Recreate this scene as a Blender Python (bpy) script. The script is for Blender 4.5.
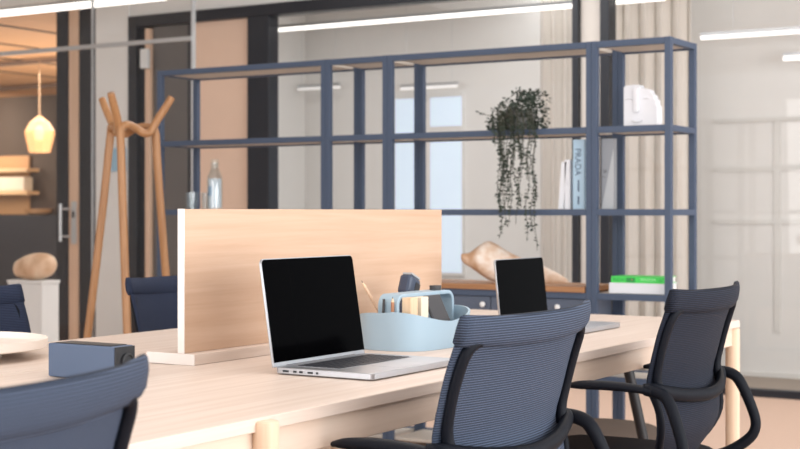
import bpy, bmesh, math, random
from math import sin, cos, pi, radians
from mathutils import Vector, Matrix, Quaternion
random.seed(7)
for o in list(bpy.data.objects): bpy.data.objects.remove(o)
S = bpy.context.scene
COL = S.collection

# ---------------------------------------------------------------- camera
FPX = 1425.0
TH = math.atan(870 / FPX)
FW = Vector((cos(TH), sin(TH), 0)); RT = Vector((sin(TH), -cos(TH), 0))
cd = bpy.data.cameras.new('camera'); cam = bpy.data.objects.new('camera', cd); COL.objects.link(cam)
cam.location = (0, 0, 1.095); cam.rotation_euler = (pi / 2, 0, TH - pi / 2)
cd.sensor_width = 36; cd.lens = 36 * FPX / 800; cd.shift_y = -12.5 / 800
cd.dof.use_dof = True; cd.dof.focus_distance = 3.15; cd.dof.aperture_fstop = 6.3
cd.clip_start = .05
S.camera = cam
# ---------------------------------------------------------------- world, lights, exposure
w = bpy.data.worlds.new('daylight'); S.world = w; w.use_nodes = True
bg = w.node_tree.nodes['Background']; bg.inputs[0].default_value = (.93, .96, 1, 1); bg.inputs[1].default_value = 1.0
S.view_settings.view_transform = 'Standard'; S.view_settings.look = 'None'
S.view_settings.gamma = 1; S.view_settings.use_curve_mapping = False
S.view_settings.exposure = 0.14

def area(name, loc, target, sx, sy, power, col=(1, 1, 1), spread=180):
    l = bpy.data.lights.new(name, 'AREA'); l.shape = 'RECTANGLE'; l.size = sx; l.size_y = sy
    l.energy = power; l.color = col; l.spread = radians(spread)
    o = bpy.data.objects.new(name, l); COL.objects.link(o); o.location = loc
    o.rotation_euler = (Vector(target) - Vector(loc)).to_track_quat('-Z', 'Y').to_euler()
    return o
area('daylight_window_left', (-2.3, 3.0, 1.5), (3, 3.0, 1.1), 5.0, 2.2, 125, (1, .99, .98))
area('daylight_window_front', (3.0, -2.6, 1.3), (3.0, 2, .8), 7.0, 2.0, 205, (1, 1, 1))
area('ceiling_light_desk', (3.0, 1.6, 2.85), (3.0, 1.7, 0), 4.0, 2.2, 26, (1, .99, .98))
area('ceiling_light_shelf', (6.7, 3.6, 2.85), (6.7, 3.6, 0), 1.6, 5.0, 50, (1, .99, .98))
area('meeting_room_fill', (8.85, 4.2, 2.85), (8.9, 4.2, 0), .6, 4.0, 34, (.97, .98, 1))  # overhead fill added to lift the room behind the glass
area('lounge_light', (11.5, 10.5, 2.6), (11.5, 10.5, 0), 4.0, 4.0, 300, (1, .88, .74))
area('lounge_ceiling_fill', (11.3, 10.5, .9), (11.3, 10.5, 3), 3.0, 3.0, 85, (1, .92, .82))  # added upward fill for the lounge ceiling, no lamp stands there
area('lounge_shelf_light', (13.6, 15.6, 2.3), (14.4, 15.6, 1.5), .3, 1.8, 30, (1, .9, .78))

# ---------------------------------------------------------------- materials
def L(r, g, b):
    f = lambda v: (v / 255 / 12.92) if v / 255 <= .04045 else ((v / 255 + .055) / 1.055) ** 2.4
    return (f(r), f(g), f(b), 1)
def mat(name, rgb, rough=.5, metal=0, spec=.5, bump=0, bscale=200, var=0, vscale=8, emit=None, estr=0, coat=0):
    m = bpy.data.materials.new(name); m.use_nodes = True
    nt = m.node_tree; b = nt.nodes['Principled BSDF']; c = L(*rgb)
    b.inputs['Base Color'].default_value = c; b.inputs['Roughness'].default_value = rough
    b.inputs['Metallic'].default_value = metal; b.inputs['Specular IOR Level'].default_value = spec
    b.inputs['Coat Weight'].default_value = coat
    tc = nt.nodes.new('ShaderNodeTexCoord')
    n = nt.nodes.new('ShaderNodeTexNoise'); n.inputs['Scale'].default_value = vscale; n.inputs['Detail'].default_value = 4
    nt.links.new(tc.outputs['Object'], n.inputs['Vector'])
    mx = nt.nodes.new('ShaderNodeMix'); mx.data_type = 'RGBA'
    k = var if var else .03
    mx.inputs['A'].default_value = [min(1, v * (1 - k)) for v in c[:3]] + [1]
    mx.inputs['B'].default_value = [min(1, v * (1 + k)) for v in c[:3]] + [1]
    nt.links.new(n.outputs['Fac'], mx.inputs['Factor']); nt.links.new(mx.outputs['Result'], b.inputs['Base Color'])
    if bump:
        n2 = nt.nodes.new('ShaderNodeTexNoise'); n2.inputs['Scale'].default_value = bscale
        nt.links.new(tc.outputs['Object'], n2.inputs['Vector'])
        bp = nt.nodes.new('ShaderNodeBump'); bp.inputs['Strength'].default_value = bump; bp.inputs['Distance'].default_value = .002
        nt.links.new(n2.outputs['Fac'], bp.inputs['Height']); nt.links.new(bp.outputs['Normal'], b.inputs['Normal'])
    if emit:
        b.inputs['Emission Color'].default_value = L(*emit); b.inputs['Emission Strength'].default_value = estr
    return m
def wood(name, light, dark, axis='X', scale=1.0, rough=.5, contrast=1.0, spec=.3):
    m = bpy.data.materials.new(name); m.use_nodes = True; nt = m.node_tree; b = nt.nodes['Principled BSDF']
    b.inputs['Roughness'].default_value = rough; b.inputs['Specular IOR Level'].default_value = spec
    tc = nt.nodes.new('ShaderNodeTexCoord'); mp = nt.nodes.new('ShaderNodeMapping')
    sc = {'X': (1.0, 26, 26), 'Y': (26, 1.0, 26), 'Z': (26, 26, 1.0)}[axis]
    mp.inputs['Scale'].default_value = [v * scale for v in sc]
    nt.links.new(tc.outputs['Object'], mp.inputs['Vector'])
    n = nt.nodes.new('ShaderNodeTexNoise'); n.inputs['Scale'].default_value = 1.3; n.inputs['Detail'].default_value = 7
    n.inputs['Roughness'].default_value = .62; n.inputs['Distortion'].default_value = .4
    nt.links.new(mp.outputs['Vector'], n.inputs['Vector'])
    r = nt.nodes.new('ShaderNodeValToRGB')
    r.color_ramp.elements[0].position = .5 - .22 / contrast; r.color_ramp.elements[0].color = L(*dark)
    r.color_ramp.elements[1].position = .5 + .2 / contrast; r.color_ramp.elements[1].color = L(*light)
    nt.links.new(n.outputs['Fac'], r.inputs['Fac']); nt.links.new(r.outputs['Color'], b.inputs['Base Color'])
    n2 = nt.nodes.new('ShaderNodeTexNoise'); n2.inputs['Scale'].default_value = 14
    nt.links.new(mp.outputs['Vector'], n2.inputs['Vector'])
    bp = nt.nodes.new('ShaderNodeBump'); bp.inputs['Strength'].default_value = .08; bp.inputs['Distance'].default_value = .002
    nt.links.new(n2.outputs['Fac'], bp.inputs['Height']); nt.links.new(bp.outputs['Normal'], b.inputs['Normal'])
    return m
def ribbed(name, light, dark, period=.0075, rough=.75):
    """knitted chair mesh: horizontal ribs following the UV v coordinate (metres)"""
    m = bpy.data.materials.new(name); m.use_nodes = True; nt = m.node_tree; b = nt.nodes['Principled BSDF']
    b.inputs['Roughness'].default_value = rough; b.inputs['Specular IOR Level'].default_value = .25
    uv = nt.nodes.new('ShaderNodeUVMap'); sp = nt.nodes.new('ShaderNodeSeparateXYZ'); nt.links.new(uv.outputs['UV'], sp.inputs[0])
    def mth(op, a, bb):
        n = nt.nodes.new('ShaderNodeMath'); n.operation = op
        for i, v in enumerate((a, bb)):
            if isinstance(v, (int, float)): n.inputs[i].default_value = v
            elif v is not None: nt.links.new(v, n.inputs[i])
        return n.outputs[0]
    sv = mth('SINE', mth('MULTIPLY', sp.outputs['Y'], 2 * pi / period), None)
    su = mth('SINE', mth('MULTIPLY', sp.outputs['X'], 2 * pi / (period * .9)), None)
    h = mth('ADD', mth('MULTIPLY', sv, .42), mth('MULTIPLY', su, .10))
    fac = mth('ADD', h, .5)
    r = nt.nodes.new('ShaderNodeValToRGB'); r.color_ramp.elements[0].color = L(*dark); r.color_ramp.elements[1].color = L(*light)
    r.color_ramp.elements[0].position = .1; r.color_ramp.elements[1].position = .85
    nt.links.new(fac, r.inputs['Fac']); nt.links.new(r.outputs['Color'], b.inputs['Base Color'])
    bp = nt.nodes.new('ShaderNodeBump'); bp.inputs['Strength'].default_value = .5; bp.inputs['Distance'].default_value = .002
    nt.links.new(fac, bp.inputs['Height']); nt.links.new(bp.outputs['Normal'], b.inputs['Normal'])
    return m
def glass(name, refl=.05, tint=(255, 255, 255), rough=.02):
    m = bpy.data.materials.new(name); m.use_nodes = True; nt = m.node_tree
    for n in list(nt.nodes):
        if n.type != 'OUTPUT_MATERIAL': nt.nodes.remove(n)
    out = [n for n in nt.nodes if n.type == 'OUTPUT_MATERIAL'][0]
    t = nt.nodes.new('ShaderNodeBsdfTransparent'); t.inputs[0].default_value = L(*tint)
    g = nt.nodes.new('ShaderNodeBsdfGlossy'); g.inputs['Roughness'].default_value = rough
    mx = nt.nodes.new('ShaderNodeMixShader'); mx.inputs[0].default_value = refl
    nt.links.new(t.outputs[0], mx.inputs[1]); nt.links.new(g.outputs[0], mx.inputs[2]); nt.links.new(mx.outputs[0], out.inputs[0])
    return m
def mottled(name, a, b_, c_, scale=9):
    m = bpy.data.materials.new(name); m.use_nodes = True; nt = m.node_tree; b = nt.nodes['Principled BSDF']
    b.inputs['Roughness'].default_value = .55
    tc = nt.nodes.new('ShaderNodeTexCoord'); n = nt.nodes.new('ShaderNodeTexNoise'); n.inputs['Scale'].default_value = scale; n.inputs['Detail'].default_value = 3
    nt.links.new(tc.outputs['Object'], n.inputs['Vector'])
    r = nt.nodes.new('ShaderNodeValToRGB'); e = r.color_ramp.elements
    e[0].position = .36; e[0].color = L(*a); e[1].position = .64; e[1].color = L(*c_)
    k = e.new(.5); k.color = L(*b_)
    nt.links.new(n.outputs['Fac'], r.inputs['Fac']); nt.links.new(r.outputs['Color'], b.inputs['Base Color'])
    return m

M = dict(
    oak=wood('pale_oak_veneer', (228, 213, 202), (211, 192, 178), 'X', 1.0, .45),
    oak_edge=wood('oak_edge_band', (226, 207, 191), (212, 190, 171), 'X', 1.0, .5),
    oak_leg=wood('oak_leg_wood', (230, 206, 182), (212, 182, 154), 'Z', 1.4, .5),
    panel_oak=wood('warm_oak_panel', (212, 182, 158), (195, 160, 133), 'X', .9, .5, 1.0),
    white_edge=mat('white_edge_band', (240, 232, 226), .5),
    rack=wood('honey_oak', (184, 138, 96), (156, 110, 70), 'Z', 1.5, .4, 1.0, .5),
    steel_blue=mat('blue_grey_powder_coat', (72, 85, 107), .5, 0, .35),
    shelf_tray=mat('greige_shelf_tray', (196, 188, 178), .6),
    cab_blue=mat('slate_blue_cabinet', (84, 94, 112), .55),
    brown_wood=wood('cognac_wood_top', (178, 132, 94), (144, 100, 66), 'Y', 1.0, .45),
    knob=mat('white_knob', (235, 235, 235), .4),
    mesh=ribbed('blue_grey_mesh', (78, 90, 112), (30, 37, 50), .0046),
    mesh_shaded=ribbed('blue_grey_mesh_shaded', (35, 42, 59), (12, 15, 23), .0046),  # same chair mesh, shade of the right seat put into the colour
    mesh_shaded_far=ribbed('blue_grey_mesh_shaded_far', (54, 66, 94), (24, 30, 46), .0046),  # same chair mesh, far-side shade put into the colour
    plastic=mat('dark_navy_plastic', (13, 17, 26), .55, 0, .13, .15, 600),
    seat=mat('black_seat_fabric', (20, 22, 29), .85, 0, .2, .4, 900),
    black=mat('black_metal', (22, 23, 28), .45),
    frame=mat('black_blue_aluminium', (25, 29, 38), .45),
    frame_grey=mat('dark_grey_glazed_leaf', (92, 88, 86), .35),
    alu=mat('aluminium', (186, 188, 193), .36, .9, .5, .05, 900),
    screen=mat('black_screen_glass', (4, 4, 5), .08, 0, .012),
    keys=mat('black_keycaps', (30, 33, 42), .5), well=mat('keyboard_gap', (150, 152, 158), .5),
    pad=mat('trackpad', (190, 191, 196), .35, .7),
    port=mat('port_hole', (40, 42, 46), .6),
    caddy=mat('pale_blue_plastic', (158, 182, 198), .45, 0, .4),
    phone=mat('charcoal_phone', (64, 64, 68), .4),
    pale_wood=wood('birch_block', (236, 208, 176), (222, 190, 156), 'Z', 2, .6),
    cream=mat('cream_block', (240, 226, 204), .6),
    navy_plastic=mat('navy_stapler_plastic', (58, 70, 92), .35),
    clear_grey=mat('grey_plastic', (176, 180, 184), .3),
    pencil=mat('bare_wood_pencil', (226, 190, 160), .5), pencil_dark=mat('reddish_pencil', (170, 120, 90), .5),
    lead=mat('graphite', (60, 60, 62), .5),
    box_blue=mat('slate_blue_box', (88, 102, 126), .6, 0, .3), box_black=mat('black_box_face', (24, 25, 30), .4),
    tray=mat('off_white_tray', (240, 230, 220), .45),
    stone=mottled('peach_stone', (196, 158, 126), (222, 190, 160), (236, 214, 190), 6),
    shell=mottled('shell_brown_white', (196, 156, 124), (218, 190, 166), (238, 228, 218), 11),
    plaster=mat('white_plaster', (232, 233, 238), .7, 0, .3, .2, 120),
    leaf=mat('dark_green_leaf', (54, 66, 56), .5, 0, .4, 0, 1, .35, 40),
    vine=mat('vine_stem', (60, 62, 48), .7), pot=mat('grey_pot', (120, 120, 118), .7),
    paper=mat('white_paper', (238, 236, 232), .7), book_white=mat('white_cover', (232, 234, 240), .5),
    book_blue=mat('pale_blue_cover', (178, 206, 226), .5), book_grey=mat('grey_cover', (138, 142, 148), .5),
    book_light=mat('light_grey_print', (172, 176, 180), .5),
    book_green=mat('bright_green_cover', (70, 216, 92), .5), green_dark=mat('dark_green_print', (40, 150, 70), .5), green_light=mat('pale_green_print', (170, 240, 180), .5),
    ink=mat('blue_grey_ink', (78, 96, 124), .6), ink_dark=mat('dark_ink', (60, 62, 68), .6), pink=mat('pink_print', (214, 110, 120), .6),
    carpet=mat('peach_carpet', (210, 182, 164), .95, 0, .1, .5, 350, .05, 60),
    carpet_grey=mat('grey_brown_carpet', (160, 150, 140), .95, 0, .1, .4, 300),
    ceiling=mat('white_ceiling', (224, 222, 218), .8), white_wall=mat('white_wall', (222, 222, 220), .8),
    room_wall=mat('meeting_room_wall', (224, 223, 220), .8), reflection_skirting=mat('reflection_grid_and_skirting', (216, 215, 211), .8),  # second tone: painted window grid reflection, also skirting
    peach=mat('peach_wall', (218, 190, 170), .75), pillar=mat('off_white_pillar', (206, 200, 193), .8),
    door_wood=wood('pale_door_stile', (222, 192, 168), (204, 172, 146), 'Z', 1, .5),
    wood_ceiling=wood('lounge_wood_ceiling', (206, 160, 118), (190, 142, 102), 'X', .5, .6, .8),
    dark_wall=mat('lounge_dark_wall', (84, 70, 60), .8), dark_unit=mat('lounge_dark_cabinet', (44, 44, 52), .6),
    taupe=mat('taupe_wall_panel', (128, 106, 90), .8),
    curtain=mat('beige_curtain', (218, 212, 204), .9, 0, .1, .3, 400),
    lamp=mat('light_diffuser', (255, 255, 255), .5, emit=(255, 250, 242), estr=1.6),
    reflection_dim=mat('dim_lamp_reflection', (255, 255, 255), .5, emit=(255, 250, 245), estr=.9),  # glow of lamp reflections in the glass
    reflection_faint=mat('faint_lamp_reflection', (225, 225, 225), .5, emit=(255, 252, 248), estr=.35),  # weaker glow for the dimmest lamp reflections
    amber=mat('amber_glass_shade', (232, 188, 140), .25, 0, .5, emit=(255, 196, 140), estr=.07),
    bulb=mat('bulb', (255, 240, 220), .5, emit=(255, 236, 205), estr=2.2),
    cord=mat('lamp_cord', (190, 160, 130), .6),
    steel=mat('brushed_steel', (196, 198, 200), .35, .8), dark_inlay=mat('ceiling_slot', (30, 28, 28), .8),
    glow_wood=mat('lit_shelf_wood', (236, 196, 150), .6), warm_item=mat('tan_ceramic', (196, 150, 106), .6),
    sign=mat('pale_blue_sign', (150, 186, 208), .5), switch=mat('white_plastic', (214, 216, 216), .5),
    pouf=mat('taupe_upholstery', (98, 87, 80), .9, 0, .1, .3, 400),
    glass=glass('clear_partition_glass', .022), tumbler=glass('tumbler_glass', .10, (248, 251, 252)),
    reflection_glow=mat('window_reflection_glow', (196, 212, 226), .3, emit=(206, 222, 238), estr=.45),  # glow imitating a window reflected in the glass
    label=mat('bottle_label', (226, 232, 238), .6), label_blue=mat('bottle_label_blue', (150, 184, 214), .6), cap=mat('pale_wood_stopper', (222, 206, 188), .6),
)

def see_through(m, fac, tint):
    nt = m.node_tree; b = nt.nodes['Principled BSDF']; out = [n for n in nt.nodes if n.type == 'OUTPUT_MATERIAL'][0]
    t = nt.nodes.new('ShaderNodeBsdfTransparent'); t.inputs[0].default_value = L(*tint)
    mx = nt.nodes.new('ShaderNodeMixShader'); mx.inputs[0].default_value = fac
    nt.links.new(b.outputs[0], mx.inputs[1]); nt.links.new(t.outputs[0], mx.inputs[2]); nt.links.new(mx.outputs[0], out.inputs[0])
see_through(M['amber'], .38, (255, 222, 180))

# ---------------------------------------------------------------- mesh helpers
class MB:
    def __init__(s): s.bm = bmesh.new(); s.uv = None
    def box(s, x0, x1, y0, y1, z0, z1, mtx=None):
        v = [s.bm.verts.new((x, y, z)) for x in (x0, x1) for y in (y0, y1) for z in (z0, z1)]
        for q in ((0, 1, 3, 2), (4, 6, 7, 5), (0, 4, 5, 1), (2, 3, 7, 6), (0, 2, 6, 4), (1, 5, 7, 3)): s.bm.faces.new([v[i] for i in q])
        if mtx: bmesh.ops.transform(s.bm, matrix=mtx, verts=v)
        return s
    def rings(s, rings, cap=True, closed=True):
        vs = [[s.bm.verts.new(p) for p in r] for r in rings]
        n = len(vs[0])
        for a, b in zip(vs, vs[1:]):
            for i in range(n if closed else n - 1):
                j = (i + 1) % n; s.bm.faces.new((a[i], a[j], b[j], b[i]))
        if cap and closed: s.bm.faces.new(list(reversed(vs[0]))); s.bm.faces.new(vs[-1])
        return vs
    def tube(s, pts, r, n=10, smooth=0, flat=1.0, up=None):
        """r: radius or list; flat scales the section along 'up'"""
        pts = [Vector(p) for p in pts]
        rr = list(r) if isinstance(r, (list, tuple)) else [r] * len(pts)
        for _ in range(smooth):
            P, R = [pts[0]], [rr[0]]
            for i in range(len(pts) - 1):
                P += [pts[i] * .75 + pts[i + 1] * .25, pts[i] * .25 + pts[i + 1] * .75]
                R += [rr[i] * .75 + rr[i + 1] * .25, rr[i] * .25 + rr[i + 1] * .75]
            P.append(pts[-1]); R.append(rr[-1]); pts, rr = P, R
        rings = []; N = None
        for i, p in enumerate(pts):
            t = (pts[min(i + 1, len(pts) - 1)] - pts[max(i - 1, 0)]).normalized()
            if up is not None: u = Vector(up); N = (u - t * u.dot(t)).normalized()
            elif N is None:
                u = Vector((0, 0, 1)) if abs(t.z) < .9 else Vector((1, 0, 0)); N = (u - t * u.dot(t)).normalized()
            else: N = (N - t * N.dot(t)).normalized()
            B = t.cross(N)
            rings.append([p + N * (cos(2 * pi * k / n) * rr[i] * flat) + B * (sin(2 * pi * k / n) * rr[i]) for k in range(n)])
        s.rings(rings); return s
    def lathe(s, prof, c=(0, 0, 0), n=32, cap=True):
        c = Vector(c)
        s.rings([[c + Vector((r * cos(2 * pi * k / n), r * sin(2 * pi * k / n), z)) for k in range(n)] for r, z in prof], cap); return s
    def prism(s, poly, mtx, h):
        """2D polygon in local xy extruded 0..h in z then placed by mtx"""
        a = [s.bm.verts.new(mtx @ Vector((x, y, 0))) for x, y in poly]; b = [s.bm.verts.new(mtx @ Vector((x, y, h))) for x, y in poly]
        n = len(a); s.bm.faces.new(list(reversed(a))); s.bm.faces.new(b)
        for i in range(n): j = (i + 1) % n; s.bm.faces.new((a[i], a[j], b[j], b[i]))
        return s
    def grid(s, fn, nu, nv, uvfn=None):
        vs = [[s.bm.verts.new(fn(i / nu, j / nv)) for i in range(nu + 1)] for j in range(nv + 1)]
        lay = s.bm.loops.layers.uv.verify() if uvfn else None
        for j in range(nv):
            for i in range(nu):
                f = s.bm.faces.new((vs[j][i], vs[j][i + 1], vs[j + 1][i + 1], vs[j + 1][i]))
                if uvfn:
                    for lp, (a, b) in zip(f.loops, ((i, j), (i + 1, j), (i + 1, j + 1), (i, j + 1))): lp[lay].uv = uvfn(a / nu, b / nv)
        return s
    def build(s, name, m, parent=None, smooth=False, bevel=0, solid=0, subd=0, segs=2):
        bmesh.ops.recalc_face_normals(s.bm, faces=s.bm.faces)
        me = bpy.data.meshes.new(name); s.bm.to_mesh(me); s.bm.free()
        o = bpy.data.objects.new(name, me); COL.objects.link(o); me.materials.append(M[m] if isinstance(m, str) else m)
        if parent is not None: o.parent = parent
        if smooth:
            for p in me.polygons: p.use_smooth = True
            if smooth != 'all':
                md = None
                try: me.set_sharp_from_angle(angle=radians(40))
                except Exception: pass
        if solid: md = o.modifiers.new('solid', 'SOLIDIFY'); md.thickness = solid; md.offset = 0
        if bevel: md = o.modifiers.new('bevel', 'BEVEL'); md.width = bevel; md.segments = segs; md.limit_method = 'ANGLE'
        if subd: md = o.modifiers.new('subd', 'SUBSURF'); md.levels = subd; md.render_levels = subd
        return o
def tag(o, label=None, cat=None, group=None, kind=None):
    if label: o['label'] = label
    if cat: o['category'] = cat
    if group: o['group'] = group
    if kind: o['kind'] = kind
    return o
def empty(name, loc, label, cat, group=None, rz=0):
    o = bpy.data.objects.new(name, None); COL.objects.link(o); o.location = loc; o.rotation_euler = (0, 0, rz); o.empty_display_size = .1
    return tag(o, label, cat, group)
def struct(name, mb, m, parent=None, label=None, cat=None, **k):
    o = mb.build(name, m, parent, **k)
    if parent is None: o['kind'] = 'structure'
    return tag(o, label, cat)
def B(*a): return MB().box(*a)
def text(name, body, size, mtx, m, parent, ext=.0004, align='LEFT', sx=1.0):
    c = bpy.data.curves.new(name, 'FONT'); c.body = body; c.size = size; c.extrude = ext; c.align_x = align; c.align_y = 'CENTER'
    t = bpy.data.objects.new(name + '_tmp', c); COL.objects.link(t)
    dg = bpy.context.evaluated_depsgraph_get(); me = bpy.data.meshes.new_from_object(t.evaluated_get(dg))
    bpy.data.objects.remove(t); me.transform(Matrix.Diagonal((sx, 1, 1, 1))); me.transform(mtx); me.materials.clear(); me.materials.append(M[m])
    o = bpy.data.objects.new(name, me); COL.objects.link(o); o.parent = parent; return o
def rot(*axes):
    m = Matrix()
    for ang, ax in axes: m = m @ Matrix.Rotation(radians(ang), 4, ax)
    return m
T = Matrix.Translation

# ================================================================ THE SETTING
struct('floor', B(-1.5, 8.34, -2, 10, -.1, 0), 'carpet', label='peach carpet floor of the open office', cat='floor')
struct('floor_meeting', B(8.342, 9.6, .2, 7.2, -.1, 0), 'carpet_grey', label='grey carpet behind the glass wall', cat='floor')
struct('ceiling', B(-1.5, 8.3, -2, 10, 2.9, 3.0), 'ceiling', label='white office ceiling above the desk', cat='ceiling')
WX = 8.33
# bulkhead and header over the glass wall
struct('wall_bulkhead', B(WX - .02, WX + .1, 3.53, 7.515, 2.605, 2.9), 'white_wall', label='pale bulkhead above the black door header', cat='wall')
struct('trim_header', B(WX - .05, WX + .07, 3.53, 7.43, 2.515, 2.6), 'frame', label='black header beam above doors and glass panes', cat='frame', bevel=.004)
struct('wall_column', B(WX - .04, WX + .3, 7.515, 7.86, 0, 2.9), 'white_wall', label='white column behind the wooden coat rack', cat='column', bevel=.004)
struct('wall_peach', B(WX, WX + .06, 6.375, 6.89, 0, 2.515), 'peach', label='peach wall panel behind the glass bottle', cat='wall')
struct('wall_pillar', B(WX - .01, WX + .2, 3.59, 3.736, 0, 2.9), 'pillar', label='off-white pillar between two glass panes', cat='pillar', bevel=.004)
for i, (y0, y1, lb) in enumerate(((6.165, 6.36, 'wide black frame post right of peach panel'), (3.738, 3.78, 'slim black frame post left of off-white pillar'), (3.527, 3.588, 'black frame post right of off-white pillar'), (7.43, 7.513, 'black frame post right of white column'))):
    struct('trim_%d' % (i + 1), B(WX - .05, WX + .07, y0, y1, 0, 2.515 if y0 != 7.43 else 2.6), 'frame', label=lb, cat='frame', bevel=.004)
# glass wall panes
def pane(name, y0, y1, z1, lb, x=WX, m='glass', z0=.03):
    return struct(name, B(x, x + .012, y0, y1, z0, z1), m, label=lb, cat='glass pane')
pane('window_1', 3.785, 6.115, 2.51, 'large glass pane behind the tall shelf')
pane('window_2', 2.727, 3.522, 2.9, 'glass pane in front of beige curtains')
pane('window_3', 1.2, 2.720, 2.9, 'glass pane right of the shelf')
struct('baseboard_glass', B(WX - .03, WX + .045, 1.2, 3.522, 0, .045), 'frame', label='black floor track under right glass wall', cat='track', bevel=.003)
struct('baseboard_glass_long', B(WX - .03, WX + .045, 3.785, 6.115, 0, .045), 'frame', label='black floor track under long glass pane', cat='track', bevel=.003)
# grey door with pale wooden stile
struct('wall_grey_strip', B(WX, WX + .05, 7.36, 7.43, 0, 2.515), 'frame', label='dark strip beside pale wooden door stile', cat='frame')
d = struct('door_1', B(WX, WX + .045, 6.96, 7.30, 0, 2.512), 'frame_grey', label='dark grey door leaf behind coat rack', cat='door', bevel=.003)
struct('door_stile', B(WX - .03, WX + .05, 7.312, 7.358, 0, 2.50), 'door_wood', d, bevel=.004)
struct('door_edge', B(WX - .005, WX + .05, 6.893, 6.925, 0, 2.51), 'door_wood', d, bevel=.003)
struct('door_stop', B(WX - .005, WX + .05, 6.926, 6.958, 0, 2.51), 'frame', d, bevel=.003)
struct('door_sensor', B(WX - .075, WX - .032, 7.30, 7.37, 2.19, 2.34), 'switch', d, bevel=.006)
# left glass door to the lounge
d = struct('door_2', B(WX, WX + .05, 8.075, 8.185, 0, 2.9), 'door_wood', label='pale wooden door stile with steel handle', cat='door', bevel=.004)
h = MB().tube([(WX - .06, 8.215, .86), (WX - .06, 8.215, 1.16)], .014, 10)
h.tube([(WX - .06, 8.215, .9), (WX + .0, 8.17, .9)], .009, 8); h.tube([(WX - .06, 8.215, 1.12), (WX + .0, 8.17, 1.12)], .009, 8)
h.build('door_handle', 'steel', d, True)
lk = B(WX - .012, WX - .001, 8.095, 8.15, .84, 1.18).build('lock_plate', 'steel', d, bevel=.004)
B(WX - .016, WX - .0125, 8.110, 8.135, 1.05, 1.10).build('lock_cylinder', 'port', lk, bevel=.002)
struct('trim_7', B(WX - .01, WX + .08, 8.19, 8.31, 0, 2.78), 'frame', label='black frame post left of pale door stile', cat='frame', bevel=.003)
struct('trim_8', B(WX - .01, WX + .08, 7.865, 8.06, 0, 2.9), 'frame', label='black frame between pale door stile and white column', cat='frame', bevel=.003)
struct('wall_bulkhead_left', B(WX - .02, WX + .1, 8.19, 10, 2.785, 2.9), 'white_wall', label='pale bulkhead above lounge opening', cat='wall')
pane('window_4', 8.32, 9.9, 2.78, 'glass pane looking into the warm lounge')
# meeting room behind the glass wall
RX = 9.35
struct('wall_meeting', B(RX, RX + .1, .2, 7.2, 0, 2.9), 'room_wall', label='pale meeting room wall behind the glass', cat='wall')
struct('wall_meeting_right', B(WX + .06, RX, .2, .3, 0, 2.9), 'room_wall', label='right side wall of meeting room', cat='wall')
struct('wall_meeting_left', B(WX + .06, RX, 6.6, 6.66, 0, 2.9), 'room_wall', label='left side wall of meeting room', cat='wall')
struct('ceiling_meeting', B(WX + .02, RX + .1, .2, 7.2, 2.9, 3.0), 'ceiling', label='meeting room ceiling', cat='ceiling')
bt = MB()
for z in (1.71, 1.38, 1.03): bt.box(RX - .012, RX, .3, 3.22, z - .014, z + .014)
for y in (2.46, 2.78, 2.56): bt.box(RX - .0125, RX, y - .02, y + .02, .3, 1.70)
struct('trim_9', bt, 'reflection_skirting', label='faint window grid reflection built as raised strips right of shelf', cat='reflection grid')  # strips imitate window bars reflected in the glass
struct('baseboard_meeting', B(RX - .015, RX, .3, 6.3, 0, .03), 'reflection_skirting', label='pale skirting of meeting room wall', cat='baseboard')
wf = struct('window_reflection', B(RX - .03, RX - .001, 5.14, 5.74, .62, 1.98), 'room_wall', label='window reflection built as glowing bluish panes left of plant', cat='window')  # glowing panes imitate a reflected window, the wall has none
B(RX - .034, RX - .031, 5.49, 5.73, .64, 1.96).build('reflection_pane', 'reflection_glow', wf)
B(RX - .034, RX - .031, 5.15, 5.42, .64, 1.66).build('reflection_pane', 'reflection_glow', wf)
B(RX - .034, RX - .031, 5.15, 5.42, 1.74, 1.96).build('reflection_pane', 'reflection_glow', wf)

# warm lounge at far left
struct('floor_lounge', B(WX + .01, 20, 7.2, 19, -.1, 0), 'carpet_grey', label='lounge floor beyond the glass door', cat='floor')
struct('ceiling_lounge', B(WX + .1, 16, 7.9, 19, 2.75, 2.85), 'wood_ceiling', label='warm wooden ceiling of the lounge', cat='ceiling')
sl = MB()
for y in (9.55, 10.6, 11.6, 12.7): sl.box(WX + .3, 15.8, y, y + .06, 2.744, 2.749)
struct('trim_10', sl, 'dark_inlay', label='dark slots in the wooden lounge ceiling', cat='ceiling slots')
struct('wall_lounge', B(14.6, 14.7, 7.4, 19, 0, 2.75), 'dark_wall', label='dark back wall of lounge', cat='wall')
struct('wall_lounge_right', B(WX + .1, 14.6, 7.3, 7.42, 0, 2.75), 'taupe', label='taupe side wall of lounge', cat='wall')
for k, (x, z) in enumerate(((11.0, 2.62), (13.2, 2.62))):
    struct('trim_%d' % (11 + k), B(x, x + .08, 7.5, 16, z + .07, z + .11), 'taupe', label=('nearer ' if k == 0 else 'farther ') + 'taupe cross beam under the lounge ceiling', cat='beam')

struct('wall_lounge_left', B(WX + .1, 14.7, 19, 19.1, 0, 2.85), 'dark_wall', label='far left wall of the lounge', cat='wall')
struct('wall_left', B(-1.5, WX - .02, 10.0, 10.1, 0, 2.9), 'white_wall', label='white left wall of the open office', cat='wall')

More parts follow.
